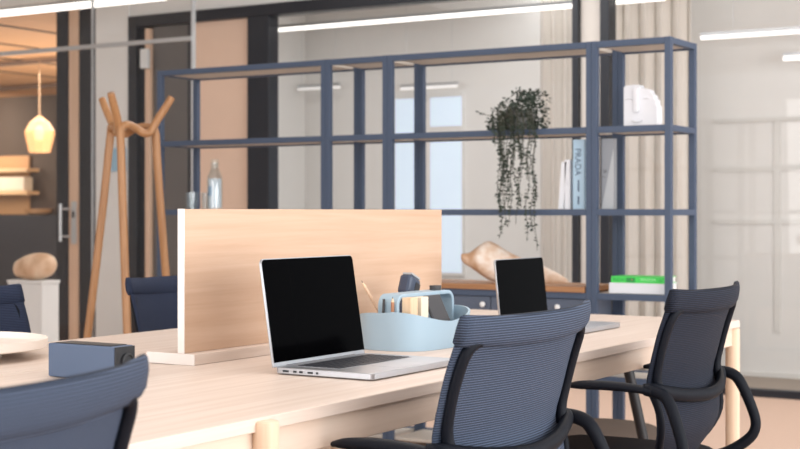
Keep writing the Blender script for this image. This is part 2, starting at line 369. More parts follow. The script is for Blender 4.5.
# frameless glass screen nearer to us, behind the coat rack
GX = 7.3
pane('window_6', 6.06, 6.948, 2.9, 'frameless glass screen with reflection bar behind coat rack', GX)
pane('window_7', 6.956, 8.9, 2.9, 'frameless glass screen left of coat rack', GX)
struct('trim_13', B(GX - .012, GX + .02, 6.048, 6.062, 0, 2.9), 'steel', label='bright vertical edge of the glass screen', cat='edge trim')
struct('trim_14', B(GX - .004, GX + .016, 6.948, 6.956, 0, 2.9), 'steel', label='thin vertical joint of glass screen', cat='edge trim')
struct('trim_15', B(GX - .022, GX - .004, 6.05, 8.9, 2.222, 2.252), 'steel', label='slim bar drawn for a lamp reflection on glass screen', cat='reflection bar', bevel=.003)  # bright bar imitates a light line reflected in the screen

# curtains
def curtain(name, x, y0, y1, z0, z1, folds, amp, lb):
    n = folds * 10; mb = MB()
    def fn(u, v):
        y = y0 + (y1 - y0) * u; ph = u * folds * 2 * pi
        return (x + amp * sin(ph) + .012 * sin(ph * .37 + 1) * (1 - v), y + amp * .35 * sin(2 * ph + .6), z0 + (z1 - z0) * v)
    o = mb.grid(fn, n, 8).build(name, 'curtain', None, 'all', solid=.006)
    return tag(o, lb, 'curtain', 'curtains behind the glass wall')
curtain('curtain', 8.86, 4.01, 4.27,   .03, 2.85, 3, .03, 'narrow beige curtain bunch behind the glass left of pillar')
curtain('curtain', 8.86, 3.20, 3.76, .03, 2.85, 5, .03, 'wide beige curtain behind the glass right of pillar')

# lamps, and lamp reflections in the glass built as glowing bars
def light_bar(x, y0, y1, z, lb, m='lamp', th=.02, ztop=2.9, group='linear pendant lamp and lamp reflections'):
    e = empty('linear_light_bar', (x, (y0 + y1) / 2, z), lb, 'lamp', group)
    hl = (y1 - y0) / 2
    B(-th * .7, th * .7, -hl, hl, -th, th).build('diffuser', m, e, bevel=.004)
    B(-th * .6, th * .6, -hl, hl, th + .001, th + .022).build('housing', 'steel', e)  # the reflection bars get housing and wires too
    for s in (-.8, .8): MB().tube([(0, s * hl, th + .02), (0, s * hl, ztop - z - .002)], .0015, 6).build('suspension_wire', 'steel', e)
light_bar(7.6, 6.55, 8.75, 2.59, 'bright linear pendant lamp at top left above coat rack', 'lamp', .022)
light_bar(8.66, 3.3, 6.40, 2.462, 'long lamp reflection built as a glowing bar above the tall shelf', 'lamp', .013, 2.9)
light_bar(8.9, 1.0, 3.15, 2.222, 'lamp reflection built as a glowing bar right of shelf', 'reflection_dim', .012, 2.9)
light_bar(9.2, .8, 2.70, 2.092, 'short faint lamp reflection built as a bar at right edge', 'reflection_dim', .015, 2.9)
light_bar(9.15, 6.13, 6.53, 2.06, 'small faint lamp reflection built as a bar behind top left of shelf', 'reflection_faint', .011, 2.9)
light_bar(9.15, 5.09, 5.58, 2.02, 'small faint lamp reflection built as a bar beside the plant', 'reflection_faint', .011, 2.9)

# ================================================================ BOARDROOM TABLE
tb = empty('desk', (2.6, 2.17, 0), 'long pale oak bench desk with round legs and central flap', 'desk')
def loc(x0, x1, y0, y1, z0, z1, o=(2.6, 2.17, 0)): return B(x0 - o[0], x1 - o[0], y0 - o[1], y1 - o[1], z0 - o[2], z1 - o[2])
loc(.5, 4.58, 1.487, 2.180, .716, .74).build('tabletop', 'oak', tb, bevel=.002)
loc(.5, 4.58, 2.369, 2.85, .716, .74).build('tabletop', 'oak', tb, bevel=.002)
loc(.5, 4.58, 2.183, 2.366, .714, .739).build('cable_flap', 'oak', tb, bevel=.002)
loc(.55, 4.545, 1.497, 1.519, .658, .7155).build('apron', 'oak_edge', tb, bevel=.002)
loc(.55, 4.545, 2.818, 2.84, .658, .7155).build('apron', 'oak_edge', tb, bevel=.002)
loc(4.545, 4.567, 1.52, 2.817, .658, .7155).build('apron', 'oak_edge', tb, bevel=.002)
for x, y, zt in ((1.982, 1.482, .7345), (4.553, 1.503, .7155), (2.03, 2.845, .7345), (4.2, 2.828, .7155), (.62, 1.50, .7155), (.62, 2.83, .7155)):
    MB().lathe([(.0175, 0), (.0225, .02), (.0235, zt - .008), (.0225, zt - .002), (.019, zt)], (x - 2.6, y - 2.17, 0), 28).build('leg', 'oak_leg', tb, True)
MB().tube([(4.30 - 2.6, 1.79 - 2.17, .70), (4.36 - 2.6, 1.73 - 2.17, .33), (4.42 - 2.6, 1.67 - 2.17, .005)], .017, 10).build('strut', 'black', tb, True)
loc(1.0, 4.3, 2.26, 2.30, .655, .713).build('beam', 'black', tb)

# screen panel with foot
sp = empty('desk_divider', (3.16, 2.19, .74), 'oak divider panel with white edge standing on the desk', 'divider')
loc(2.562, 3.765, 2.150, 2.168, .7665, 1.102, (3.16, 2.19, .74)).build('panel', 'panel_oak', sp, bevel=.001)
B(2.5595 - 3.16, 2.5618 - 3.16, 2.1495 - 2.19, 2.1685 - 2.19, .0265, .3625).build('edge_band', 'white_edge', sp)
loc(2.560, 3.765, 2.118, 2.262, .7405, .766, (3.16, 2.19, .74)).build('foot', 'oak', sp, bevel=.0015)
B(2.5575 - 3.16, 2.5598 - 3.16, 2.118 - 2.19, 2.262 - 2.19, .0005, .026).build('edge_band', 'white_edge', sp)

# ================================================================ LAPTOPS
def laptop(loc_, wd, dp, sl, tilt, lb, ports):
    e = empty('laptop', loc_, lb, 'laptop', 'open laptops')   # origin: hinge centre on the desk; +y away from user
    def rbox(x0, x1, y0, y1, z0, z1, r, seg=6):
        pts = []
        for cx, cy, a in ((x1 - r, y1 - r, 0), (x0 + r, y1 - r, 90), (x0 + r, y0 + r, 180), (x1 - r, y0 + r, 270)):
            pts += [(cx + r * cos(radians(a + 90 * k / seg)), cy + r * sin(radians(a + 90 * k / seg))) for k in range(seg + 1)]
        return MB().prism(pts, T((0, 0, z0)), z1 - z0)
    hw = wd / 2; th = .016
    rbox(-hw, hw, -dp, 0, .0015, th, .012).build('base', 'alu', e, True, bevel=.002)
    kb = MB(); rows = 6; kx0 = -hw * .80; kw = hw * 1.6
    for r in range(rows):
        n = 14; 
        for k in range(n):
            x = kx0 + kw * k / n
            y = -.035 - (dp * .45) * r / rows
            if r == 5 and 4 <= k <= 8:
                if k == 4: kb.box(x + .0012, x + kw * 5 / n - .0012, y - dp * .45 / rows + .002, y - .0005, th + .0006, th + .0018)
                continue
            kb.box(x + .002, x + kw / n - .002, y - dp * .45 / rows + .0035, y - .0005, th + .0006, th + .0018)
    kb.build('keyboard', 'keys', e)
    B(kx0 - .003, kx0 + kw + .003, -.037 - dp * .45, -.032, th + .0001, th + .0005).build('key_well', 'well', e)
    B(-.055, .055, -dp + .012, -.055 - dp * .45, th + .0001, th + .0005).build('trackpad', 'pad', e)
    if ports:
        pm = MB()
        for y, l in ((-.022, .016), (-.050, .009), (-.066, .009), (-.088, .014), (-.110, .006)): pm.box(-hw - .0004, -hw + .0006, y - l, y, .006, .0105)
        pm.build('ports', 'port', e)
    mtx = T((0, .001, th - .002)) @ Matrix.Rotation(radians(-tilt), 4, 'X')
    lid = MB(); pts = []; r = .012
    for cx, cy, a in ((hw - r, sl - r, 0), (-hw + r, sl - r, 90)):
        pts += [(cx + r * cos(radians(a + 15 * k)), cy + r * sin(radians(a + 15 * k))) for k in range(7)]
    pts += [(-hw, 0), (hw, 0)]
    up = mtx @ Matrix.Rotation(radians(90), 4, 'X')
    lid.prism(pts, up @ T((0, 0, -.006)), .006)
    lo = lid.build('lid', 'alu', e, True, bevel=.001)
    scr = MB(); r = .010; m_ = .0022; pts = []
    for cx, cy, a in ((hw - r - m_, sl - r - m_, 0), (-hw + r + m_, sl - r - m_, 90)):
        pts += [(cx + r * cos(radians(a + 15 * k)), cy + r * sin(radians(a + 15 * k))) for k in range(7)]
    pts += [(-hw + m_, .010), (hw - m_, .010)]
    scr.prism(pts, up @ T((0, 0, .0002)), .0012)
    scr.build('screen', 'screen', lo, True)
    MB().tube([(-hw * .75, .003, .011), (hw * .75, .003, .011)], .006, 10).build('hinge', 'port', e, True)
    return e
laptop((2.700, 1.858, .7405), .366, .255, .240, 9, 'silver laptop with black screen in front of the oak divider', True)
laptop((3.925, 1.945, .7405), .325, .245, .200, 6, 'open laptop farther along the desk beyond the centre chair', False)

# ================================================================ CADDY
CX, CY = 3.25, 1.935
cb = empty('desk_caddy', (CX, CY, .7405), 'pale blue plastic desk caddy with arched handle beside the laptop', 'organizer')
def sup(t, a, b, p=3.2):
    c, s_ = cos(t), sin(t)
    return (a * math.copysign(abs(c) ** (2 / p), c), b * math.copysign(abs(s_) ** (2 / p), s_))
n = 72; HL, HW = .168, .112
def wallh(x): return .070 + .030 * min(1, abs(x) / HL) ** 1.6
outer0 = []; outer1 = []; inner1 = []; inner0 = []
for k in range(n):
    t = 2 * pi * k / n; x, y = sup(t, HL, HW); xi, yi = sup(t, HL - .005, HW - .005)
    h = wallh(x) - (.004 if y > 0 else 0)
    outer0.append((x * .975, y * .97, 0)); outer1.append((x, y, h)); inner1.append((xi, yi, h)); inner0.append((xi * .975, yi * .97, .004))
mb = MB(); mb.rings([outer0, outer1, inner1, inner0]); mb.build('tub', 'caddy', cb, True)
# arched handle: profile in x-z, extruded along y
def arch(hl, ht, r, k=8):
    p = [(-hl, .006)]
    p += [(-hl + r - r * cos(pi / 2 * i / k), ht - r + r * sin(pi / 2 * i / k)) for i in range(k + 1)]
    p += [(hl - r + r * sin(pi / 2 * i / k), ht - r + r * cos(pi / 2 * i / k)) for i in range(k + 1)]
    return p + [(hl, .006)]
o_, i_ = arch(.148, .143, .030), arch(.138, .133, .020)
mb = MB(); V = []
for y in (-.034, .026): V.append(([mb.bm.verts.new((x, y, z)) for x, z in o_], [mb.bm.verts.new((x, y, z)) for x, z in i_]))
for k in range(len(o_) - 1):
    for (a, b) in ((V[0][0], V[0][1]), (V[1][0], V[1][1])): mb.bm.faces.new((a[k], a[k + 1], b[k + 1], b[k]))
    for q in (0, 1): mb.bm.faces.new((V[0][q][k], V[0][q][k + 1], V[1][q][k + 1], V[1][q][k]))
for k in (0, -1): mb.bm.faces.new((V[0][0][k], V[0][1][k], V[1][1][k], V[1][0][k]))
mb.build('handle', 'caddy', cb, True, bevel=.002)
B(-.14, .14, -.008, -.004, .005, .075).build('compartment_wall', 'caddy', cb)
# contents of the caddy
tag(B(-.018, .018, -.013, .013, 0, .129).build('wooden_block', 'pale_wood', None, bevel=.001), 'pinkish wooden block standing in the caddy, left of cream one', 'block', 'blocks in the caddy').location = (3.138, 1.886, .7465)
tag(B(-.018, .018, -.013, .013, 0, .128).build('cream_notepad', 'cream', None, bevel=.001), 'cream notepad standing in caddy right of the pinkish block', 'notepad', 'blocks in the caddy').location = (3.192, 1.886, .7465)
ph = empty('smartphone', (3.275, 1.838, .748), 'charcoal smartphone leaning against the caddy handle', 'phone')
ph.rotation_euler = (radians(-26), 0, 0)
B(-.042, .042, 0, .0075, 0, .142).build('phone_body', 'phone', ph, bevel=.003)
B(-.039, .039, -.0006, -.0001, .004, .138).build('phone_screen', 'phone', ph)
st = empty('stapler', (3.305, 2.024, .7465), 'navy stapler standing on end behind the caddy handle', 'stapler'); st.rotation_euler = (0, radians(22), 0)
mt = rot((-14, 'Y'))
B(-.015, .017, -.016, .016, .0, .125).build('stapler_base', 'navy_plastic', st, bevel=.006)
hd = B(-.030, .030, -.019, .019, .126, .182).build('stapler_head', 'navy_plastic', st, bevel=.009)
B(-.022, .026, -.015, .015, .1825, .188).build('top_plate', 'clear_grey', hd, bevel=.001)
B(-.0, .024, -.0205, -.0192, .135, .168).build('dark_window', 'box_black', hd, bevel=.0005)
def pencil(p0, p1, m, lb):
    p0, p1 = Vector(p0), Vector(p1); e = empty('pencil', p0, lb, 'pencil', 'pencils in the caddy'); v = p1 - p0
    MB().tube([(0, 0, 0), v * .9], .0044, 6).build('shaft', m, e)
    q = MB().tube([v * .9, v * .97], [.0044, .0015], 6).build('sharpened_tip', 'pale_wood', e)
    MB().tube([v * .97, v], [.0015, .0004], 6).build('lead', 'lead', e)
pencil((3.235, 1.985, .7455), (3.155, 2.045, .914), 'pencil', 'pale bare wood pencil leaning left out of the caddy')
pencil((3.0955, 1.912, .7455), (3.0955, 1.912, .878), 'pencil_dark', 'reddish pencil upright beside the caddy handle')
tag(MB().tube([(3.0955, 1.945, .7455), (3.0955, 1.938, .872)], .0035, 8).build('pen', 'lead', None, True), 'thin dark pen upright just left of the reddish pencil', 'pen')
tag(MB().lathe([(.016, 0), (.016, .012), (.009, .012), (.009, 0), (.016, 0)], (3.345, 1.93, .8842), 20, False).build('tape_roll', 'lead', None, True), 'small dark tape roll lying on top of the caddy handle', 'tape')

# ================================================================ BOX, TRAY
bx = empty('desk_speaker', (2.262, 2.157, .7405), 'slate blue box with black end and round port on desk', 'speaker')
B(-.032, .030, -.095, .095, 0, .072).build('body', 'box_blue', bx, bevel=.003)
fc = B(-.031, .029, -.0985, -.0952, .001, .071).build('end_face', 'box_black', bx, bevel=.001)
kn = MB(); kn.rings([[(.004 + r * cos(2 * pi * k / 28), -.0988 - d_, .040 + r * sin(2 * pi * k / 28)) for k in range(28)] for r, d_ in ((.017, 0), (.017, .004), (.014, .006), (.012, .002))]); kn.build('round_port', 'port', fc, True)
B(-.025, .024, -.08, .08, .0722, .0735).build('top_panel', 'box_black', bx, bevel=.001)
tr = empty('serving_tray', (2.385, 2.72, .7405), 'round off-white footed tray at far left of desk', 'tray')
MB().lathe([(.001, .024), (.212, .024), (.218, .027), (.22, .047), (.217, .0475), (.213, .032), (.001, .032)], n=64, cap=False).build('plate', 'tray', tr, True)
MB().lathe([(.10, 0), (.11, 0), (.105, .0238), (.095, .0238), (.10, 0)], n=48, cap=False).build('foot_ring', 'tray', tr, True)

# ================================================================ CHAIRS
def interp(tab, z):
    for (z0, a), (z1, b) in zip(tab, tab[1:]):
        if z0 <= z <= z1: return a + (b - a) * (z - z0) / (z1 - z0)
    return tab[0][1] if z < tab[0][0] else tab[-1][1]
def smooth_tab(tab, z):
    return (interp(tab, z - .02) + interp(tab, z) * 2 + interp(tab, z + .02)) / 4
def chair(loc_, rz, lb, W=.51, mesh='mesh', H=.91):
    e = empty('office_chair', loc_, lb, 'office chair', 'mesh office chairs around the desk', rz)
    k = W / .51; dz = H - .91
    YT = [(.44, -.19), (.49, -.222), (.55, -.256), (.61, -.258), (.67, -.232), (.80, -.265), (.91, -.304)]
    WT = [(.475, .09), (.49, .150), (.52, .200), (.56, .228), (.62, .236), (.67, .242), (.72, .248), (.80, .249), (.91, .247)]
    def bp(u, z, off=0):        # u -1..1 across, z height; off moves towards the rear
        return Vector((u * smooth_tab(WT, z) * k, smooth_tab(YT, z) + .045 * u * u - off, z + dz))
    z0, z1 = .478, .905
    MB().grid(lambda u, v: bp(u * 2 - 1, z0 + (z1 - z0) * v), 28, 40, lambda u, v: (u * W, v * (z1 - z0))).build('backrest_mesh', mesh, e, 'all', solid=.005)
    # wrapped top band: padded, with a fairly crisp upper edge, sagging a little at its middle
    mb = MB(); nu = 28
    sec = [(-1, .004), (-.95, .014), (-.5, .018), (.3, .014), (.85, .008), (1, .002), (.9, -.006), (.2, -.008), (-.7, -.006)]
    def sect(u): return [bp(u, .882 + .029 * zz - .009 * (1 - u * u), oo) for zz, oo in sec]
    vs = mb.rings([sect(-1.005 + 2.01 * i / nu) for i in range(nu + 1)])
    lay = mb.bm.loops.layers.uv.verify()
    for f in mb.bm.faces:
        for lp in f.loops: lp[lay].uv = (lp.vert.co.x, lp.vert.co.z)
    mb.build('top_band', mesh, e, 'all')
    # rear frame: two uprights that curve into a slim cross piece under the band
    for s in (-1, 1):
        pts = [bp(0, .858, .004), bp(s * .5, .860, .006), bp(s * .80, .862, .007), bp(s * .915, .850, .008), bp(s * .93, .80, .008), bp(s * .93, .74, .008), bp(s * .92, .69, .009), bp(s * .90, .655, .012)]
        MB().tube(pts, [.005, .006, .009, .013, .0125, .012, .013, .016], 12, 2, .8, up=(0, 1, 0)).build('side_frame', 'plastic', e, 'all')
    # rim of the lower pocket
    pts = [bp(-.97, z, .006) for z in (.655, .60, .56, .52, .49)] + [bp(u, .478, .006) for u in (-.6, 0, .6)] + [bp(.97, z, .006) for z in (.49, .52, .56, .60, .655)]
    MB().tube(pts, .009, 10, 1).build('lower_rim', 'plastic', e, 'all')
    # lumbar bar joining both armrests
    ls = .245 * k
    pts = [(-ls - .020, -.190, .668 + dz), (-ls - .005, -.215, .667 + dz)] + [tuple(bp(u, .664 - .030 * (1 - u * u), .022)) for u in (-.85, -.5, 0, .5, .85)] + [(ls + .005, -.215, .667 + dz), (ls + .020, -.190, .668 + dz)]
    MB().tube(pts, [.014, .016, .017, .017, .017, .017, .017, .016, .014], 12, 2, .75, up=(0, 1, 0)).build('lumbar_bar', 'plastic', e, 'all')
    for s in (-1, 1):
        X = s * (ls + .018)
        MB().tube([(X, -.215, .664 + dz), (X, -.15, .670 + dz), (X, -.08, .671 + dz), (X * .99, -.02, .668 + dz), (X * .98, .01, .664 + dz)], [.019, .022, .024, .022, .011], 14, 2, .5, up=(0, 0, 1)).build('arm_pad', 'plastic', e, 'all')
        MB().tube([(X, -.195, .666 + dz), (X * 1.01, -.235, .662 + dz), (X * 1.03, -.258, .645 + dz), (X * 1.08, -.292, .56 + dz), (X * 1.09, -.300, .52 + dz), (X * 1.07, -.285, .485 + dz), (X * .98, -.22, .44 + dz), (X * .8, -.10, .405 + dz), (X * .4, -.02, .395 + dz)], [.016, .017, .017, .016, .016, .017, .017, .017, .015], 12, 2, .85, up=(0, 1, 0)).build('arm_loop', 'plastic', e, 'all')
    # seat
    prof = [(-.235, -.19), (-.24, .05), (-.225, .20), (-.17, .25), (.17, .25), (.225, .20), (.24, .05), (.235, -.19), (.18, -.225), (-.18, -.225)]
    rr = []
    for sc, z in ((.90, .418), (.98, .425), (1, .445), (.98, .463), (.9, .470), (.5, .466)):
        ring = []
        for i in range(len(prof)):
            a, b = Vector(prof[i]), Vector(prof[(i + 1) % len(prof)])
            for t in (0, .5): q = a.lerp(b, t) * sc; ring.append((q.x * k, q.y, z + dz - .25 * max(0, q.y - .15) ** 1.5))
        rr.append(ring)
    m_ = MB(); m_.rings(rr); m_.build('seat', 'seat', e, 'all')
    MB().box(-.11, .11, -.13, .12, .375 + dz, .417 + dz).build('tilt_mechanism', 'plastic', e, bevel=.012)
    MB().tube([(0, -.06, .38 + dz), (0, -.16, .39 + dz), (0, -.215, .44 + dz), (0, -.225, .488 + dz)], [.03, .03, .026, .02], 12, 2, .6, up=(0, 1, 0)).build('back_spine', 'plastic', e, 'all')
    MB().lathe([(.028, .08), (.028, .22), (.019, .221), (.019, .38 + dz)], n=20).build('gas_column', 'black', e, True)
    st_ = MB()
    for i in range(5):
        a = 2 * pi * i / 5 + .3
        st_.tube([(0, 0, .105), (.17 * cos(a), .17 * sin(a), .092), (.31 * cos(a), .31 * sin(a), .066)], [.026, .022, .014], 10)
    st_.build('star_base', 'plastic', e, 'all')
    for i in range(5):
        a = 2 * pi * i / 5 + .3; c = Vector((.31 * cos(a), .31 * sin(a), .0285)); t = Vector((-sin(a), cos(a), 0))
        MB().tube([c - t * .022, c + t * .022], .0275, 16).build('caster', 'black', e, True)
    return e
chair((2.452, 1.462, 0), 0, 'blue-grey mesh office chair in front of the laptop at desk centre', .545, 'mesh', .914)
chair((3.492, 1.478, 0), 0, 'shade-darkened mesh office chair at the right end of desk', .495, 'mesh_shaded', .910)
chair((1.128, 1.472, 0), radians(8), 'blue-grey mesh office chair nearest the camera at lower left', .51, 'mesh', .910)
chair((2.725, 2.86, 0), pi, 'shade-darkened mesh office chair across the desk at left edge', .51, 'mesh_shaded_far', .885)
chair((3.68, 2.86, 0), pi, 'shade-darkened mesh office chair across the desk behind oak divider', .51, 'mesh_shaded_far', .885)

# ================================================================ SHELF UNIT
SX0, SX1 = 5.6, 5.915
rows = [1.82, 1.4575, 1.107, .75, .397]
su = empty('shelf_unit', (5.757, 3.5, 0), 'tall blue-grey open metal shelf unit standing behind the desk', 'shelf')
so = (5.757, 3.5, 0)
posts = [(4.855, 4.883), (3.8375, 3.8625), (3.8115, 3.8365), (3.4905, 3.5155), (3.4645, 3.4895), (2.466, 2.491), (2.440, 2.465), (2.110, 2.138)]
for (a, b) in posts:
    loc(SX0, SX0 + .028, a, b, 0, 1.821, so).build('post', 'steel_blue', su, bevel=.0015)
    loc(SX1 - .028, SX1, a, b, 0, 1.821, so).build('post', 'steel_blue', su, bevel=.0015)
bays = [(3.863, 4.855), (3.516, 3.811), (2.4915, 3.464), (2.1385, 2.4395)]
for (a, b) in bays:
    for j, z in enumerate(rows + [.06]):
        for (x0, x1) in ((SX0, SX0 + .026), (SX1 - .026, SX1))[0 if z > .1 else 1:]: loc(x0, x1, a, b, z - .027, z, so).build('beam', 'steel_blue', su, bevel=.001)
        loc(SX0 + .0265, SX1 - .0265, a, b, z - .020, z - .006, so).build('shelf_board', 'shelf_tray', su)
for (a, b) in (posts[0], posts[-1]):
    for z in rows + [.06]: loc(SX0 + .0285, SX1 - .0285, a, b, z - .026, z - .001, so).build('side_beam', 'steel_blue', su)
# cabinet hung in the wide bay
cbn = empty('cabinet', (5.757, 2.978, .398), 'slate blue two-door cabinet set into the wide shelf bay', 'cabinet')
co = (5.757, 2.978, .398)
loc(SX0 + .03, SX1 - .03, 2.494, 3.462, .3985, .722, co).build('body', 'cab_blue', cbn)
for (a, b, ky) in ((2.955, 3.458, 2.985), (2.498, 2.951, 2.62)):
    dd = loc(SX0 + .008, SX0 + .0295, a, b, .402, .720, co).build('door', 'cab_blue', cbn, bevel=.0015)
    kb = MB(); kb.rings([[(SX0 - co[0] + .0075 - d_, ky - co[1] + r * cos(2 * pi * i / 20), .685 - co[2] + r * sin(2 * pi * i / 20)) for i in range(20)] for r, d_ in ((.006, 0), (.006, .012), (.012, .014), (.012, .02), (.008, .023))]); kb.build('knob', 'knob', dd, True)
loc(SX0 - .01, SX1, 2.495, 3.461, .7505, .775, co).build('wooden_top', 'brown_wood', cbn, bevel=.002)['label'] = 'brown wooden top'

# driftwood-like shell on the wooden board
def px(x, y, d):  # helper for a lofted form given by its outline at one real distance
    return Vector((0, 0, 1.095 - (y - 212) / FPX * d)) + FW * d + RT * ((x - 400) / FPX * d)
sh = MB(); dS = 6.47
prof = [((461, 254), (461, 262), .6), ((463, 253), (466, 266), .9), ((469, 254), (471, 269), .9), ((476, 248), (475, 272), .9), ((486, 240.5), (482, 277), .85), ((491, 240.5), (488, 281.5), .8), ((500, 246), (496, 284), .8), ((510, 253), (508, 285), .75), ((525, 259), (522, 286), .7), ((540, 264), (538, 286.5), .7), ((555, 271), (553, 287), .7), ((566, 278), (563, 287), .8), ((570, 282), (567, 287), .8)]
rg = []
for (a, b, w_) in prof:
    A_, B_ = px(a[0], a[1], dS), px(b[0], b[1] - 1.2, dS); c_ = (A_ + B_) / 2; v = (A_ - B_) / 2; r_ = v.length * w_
    rg.append([c_ + v * cos(2 * pi * q / 20) * (1 + .03 * sin(5 * q)) + Vector((1, .1, 0)).normalized() * r_ * sin(2 * pi * q / 20) for q in range(20)])
sh.rings(rg)
o = sh.build('shell_sculpture', 'shell', None, 'all', subd=1)
tag(o, 'large brown and white shell sculpture lying on the cabinet board', 'sculpture')

# books
def book(locv, th, dp, h, cover, lb, tilt=0, group='books standing on the shelf', name='book'):
    """spine faces -x; y is thickness"""
    e = empty(name, locv, lb, 'book', group); e.rotation_euler = (radians(tilt), 0, 0)
    m = MB(); m.box(0, .003, -th / 2, th / 2, 0, h); m.box(.003, dp, -th / 2, -th / 2 + .002, 0, h); m.box(.003, dp, th / 2 - .002, th / 2, 0, h)
    m.build('cover', cover, e)
    B(.0035, dp - .004, -th / 2 + .0025, th / 2 - .0025, .003, h - .003).build('pages', 'paper', e)
    return e
zr = 1.1075
def spine(e, body, size, y, z, m, sx=1.0):
    # reading downwards on the spine: text x -> -z, text up -> -y ... seen from -x
    R = Matrix(((0, 0, -1, -.0004), (0, -1, 0, y), (-1, 0, 0, z), (0, 0, 0, 1)))
    R = Matrix(((0, 0, -1, -.0004), (0, -1, 0, y), (-1, 0, 0, z), (0, 0, 0, 1)))
    return text('spine_lettering', body, size, R, m, e, sx=sx)
b = book((5.66, 2.635, zr + .001), .024, .17, .205, 'book_white', 'white book leaning at the left of the shelf row', 4)
b = book((5.66, 2.604, zr), .026, .10, .215, 'book_white', 'white book upright left of the pale blue book')
spine(b, 'I I I I I', .012, 0, .13, 'book_light')
b = book((5.64, 2.542, zr), .052, .10, .300, 'book_blue', 'tall pale blue book with large spine lettering')
spine(b, 'PRADA', .040, .004, .262, 'ink', .92)
for z0_, z1_ in ((.075, .125), (.020, .055)): B(-.0008, -.0002, -.003, .004, z0_, z1_).build('spine_print', 'ink', b)
b = book((5.64, 2.408, zr), .056, .035, .300, 'book_grey', 'tall grey book right of the double shelf post')
m = MB(); m.prism([(.028, .001), (.028, .26), (-.027, .001)], Matrix(((0, 0, -1, -.0003), (-1, 0, 0, 0), (0, 1, 0, 0), (0, 0, 0, 1))), .0006); m.build('cover_print', 'book_light', b)
spine(b, 'III', .022, .012, .17, 'ink_dark'); spine(b, 'I', .02, .018, .14, 'ink_dark')

# flat books
def flat_book(z, th, y0, y1, x0, x1, cover, lb):
    e = empty('book', ((x0 + x1) / 2, (y0 + y1) / 2, z), lb, 'book', 'books lying on the lower right shelf')
    hx, hy = (x1 - x0) / 2, (y1 - y0) / 2
    m = MB(); m.box(-hx, -hx + .003, -hy, hy, 0, th); m.box(-hx + .003, hx, -hy, hy, 0, .002); m.box(-hx + .003, hx, -hy, hy, th - .002, th); m.build('cover', cover, e)
    B(-hx + .0035, hx - .004, -hy + .004, hy - .004, .0025, th - .0025).build('pages', 'paper', e)
    return e, hx
zb = .7505
e, hx = flat_book(zb, .044, 2.155, 2.405, 5.65, 5.80, 'book_white', 'thick white book lying under the green book')
e, hx = flat_book(zb + .0445, .027, 2.158, 2.396, 5.65, 5.795, 'book_green', 'bright green book lying on the white book')
def flat_text(e, body, size, y, z, m, sx=1):
    R = Matrix(((0, 0, -1, -hx - .0003), (-1, 0, 0, y), (0, 1, 0, z), (0, 0, 0, 1)))
    return text('spine_lettering', body, size, R, m, e, sx=sx)
flat_text(e, 'INZ.H', .020, .110, .0125, 'green_dark', 1.0)
B(-hx - .0012, -hx - .0002, .010, .050, .003, .022).build('spine_print', 'green_dark', e)
B(-hx - .0016, -hx - .0013, .022, .026, .012, .017).build('spine_print', 'pink', e)
flat_text(e, 'WNSOM', .018, -.012, .0140, 'green_light', 1.0)
flat_text(e, 'n', .02, -.098, .0125, 'green_dark')

# plaster face
fe = empty('face_sculpture', (5.74, 2.287, 1.458), 'white plaster face sculpture with stepped outline on top right shelf', 'sculpture')
R = Matrix(((0, 0, 1, -.03), (-1, 0, 0, 0), (0, 1, 0, 0), (0, 0, 0, 1)))
pl = [(-.078, 0), (.075, 0), (.078, .02), (.077, .085), (.070, .090), (.069, .112), (.060, .118), (.058, .132), (.046, .140), (.040, .156), (.020, .163), (-.002, .164), (-.004, .179), (-.030, .181), (-.070, .178), (-.078, .172)]
MB().prism(pl, R, .055).build('face_plate', 'plaster', fe, bevel=.004)
nz = MB(); nz.prism([(-.030, .165), (-.006, .165), (-.004, .068), (-.010, .060), (-.026, .062), (-.024, .09)], Matrix(((0, 0, 1, -.046), (-1, 0, 0, 0), (0, 1, 0, 0), (0, 0, 0, 1))), .0158); nz.build('nose', 'plaster', fe, bevel=.004)
MB().tube([(-.034, .036, .028), (-.038, .020, .022), (-.038, .004, .022), (-.034, -.008, .030)], .005, 8, 1).build('mouth', 'plaster', fe, True)
for y in (.052, -.028): MB().tube([(-.031, y - .014, .118), (-.034, y, .124), (-.031, y + .014, .118)], .004, 8, 1).build('eyebrow', 'plaster', fe, True)

# bottle and tumblers
zt = 1.1078
bo = empty('glass_bottle', (5.75, 4.625, zt), 'glass carafe with pale label and stopper on the left shelf', 'bottle')
MB().lathe([(.036, 0), (.040, .004), (.041, .15), (.038, .170), (.025, .198), (.020, .210), (.020, .240), (.017, .240), (.017, .212), (.034, .168), (.037, .148), (.036, .008), (.001, .008)], n=32, cap=False).build('bottle_glass', 'tumbler', bo, True)
MB().lathe([(.0335, .0), (.0335, .148), (.0335, .150)], (0, 0, .009), 28).build('bottle_label', 'label', bo, True)
lb_ = MB(); lb_.grid(lambda u, v: (-.0345 * cos((u - .2) * 1.1), .0345 * sin((u - .2) * 1.1) + .0, .07 + .05 * v), 8, 2); lb_.build('label_mark', 'label_blue', bo, True)
MB().lathe([(.0165, .213), (.0165, .246), (.021, .247), (.021, .256), (.018, .258)], n=24).build('stopper', 'cap', bo, True)
for y, lb in ((4.76, 'glass tumbler left of the carafe, behind the shelf post'), (4.712, 'glass tumbler close beside the carafe on shelf')):
    tu = MB().lathe([(.030, 0), (.035, .088), (.0335, .088), (.0285, .008), (.001, .008)], (0, 0, 0), 28, False).build('tumbler', 'tumbler', None, True); tu.location = (5.73 if y > 4.74 else 5.80, y, zt)
    tag(tu, lb, 'glass', 'tumblers on the shelf')

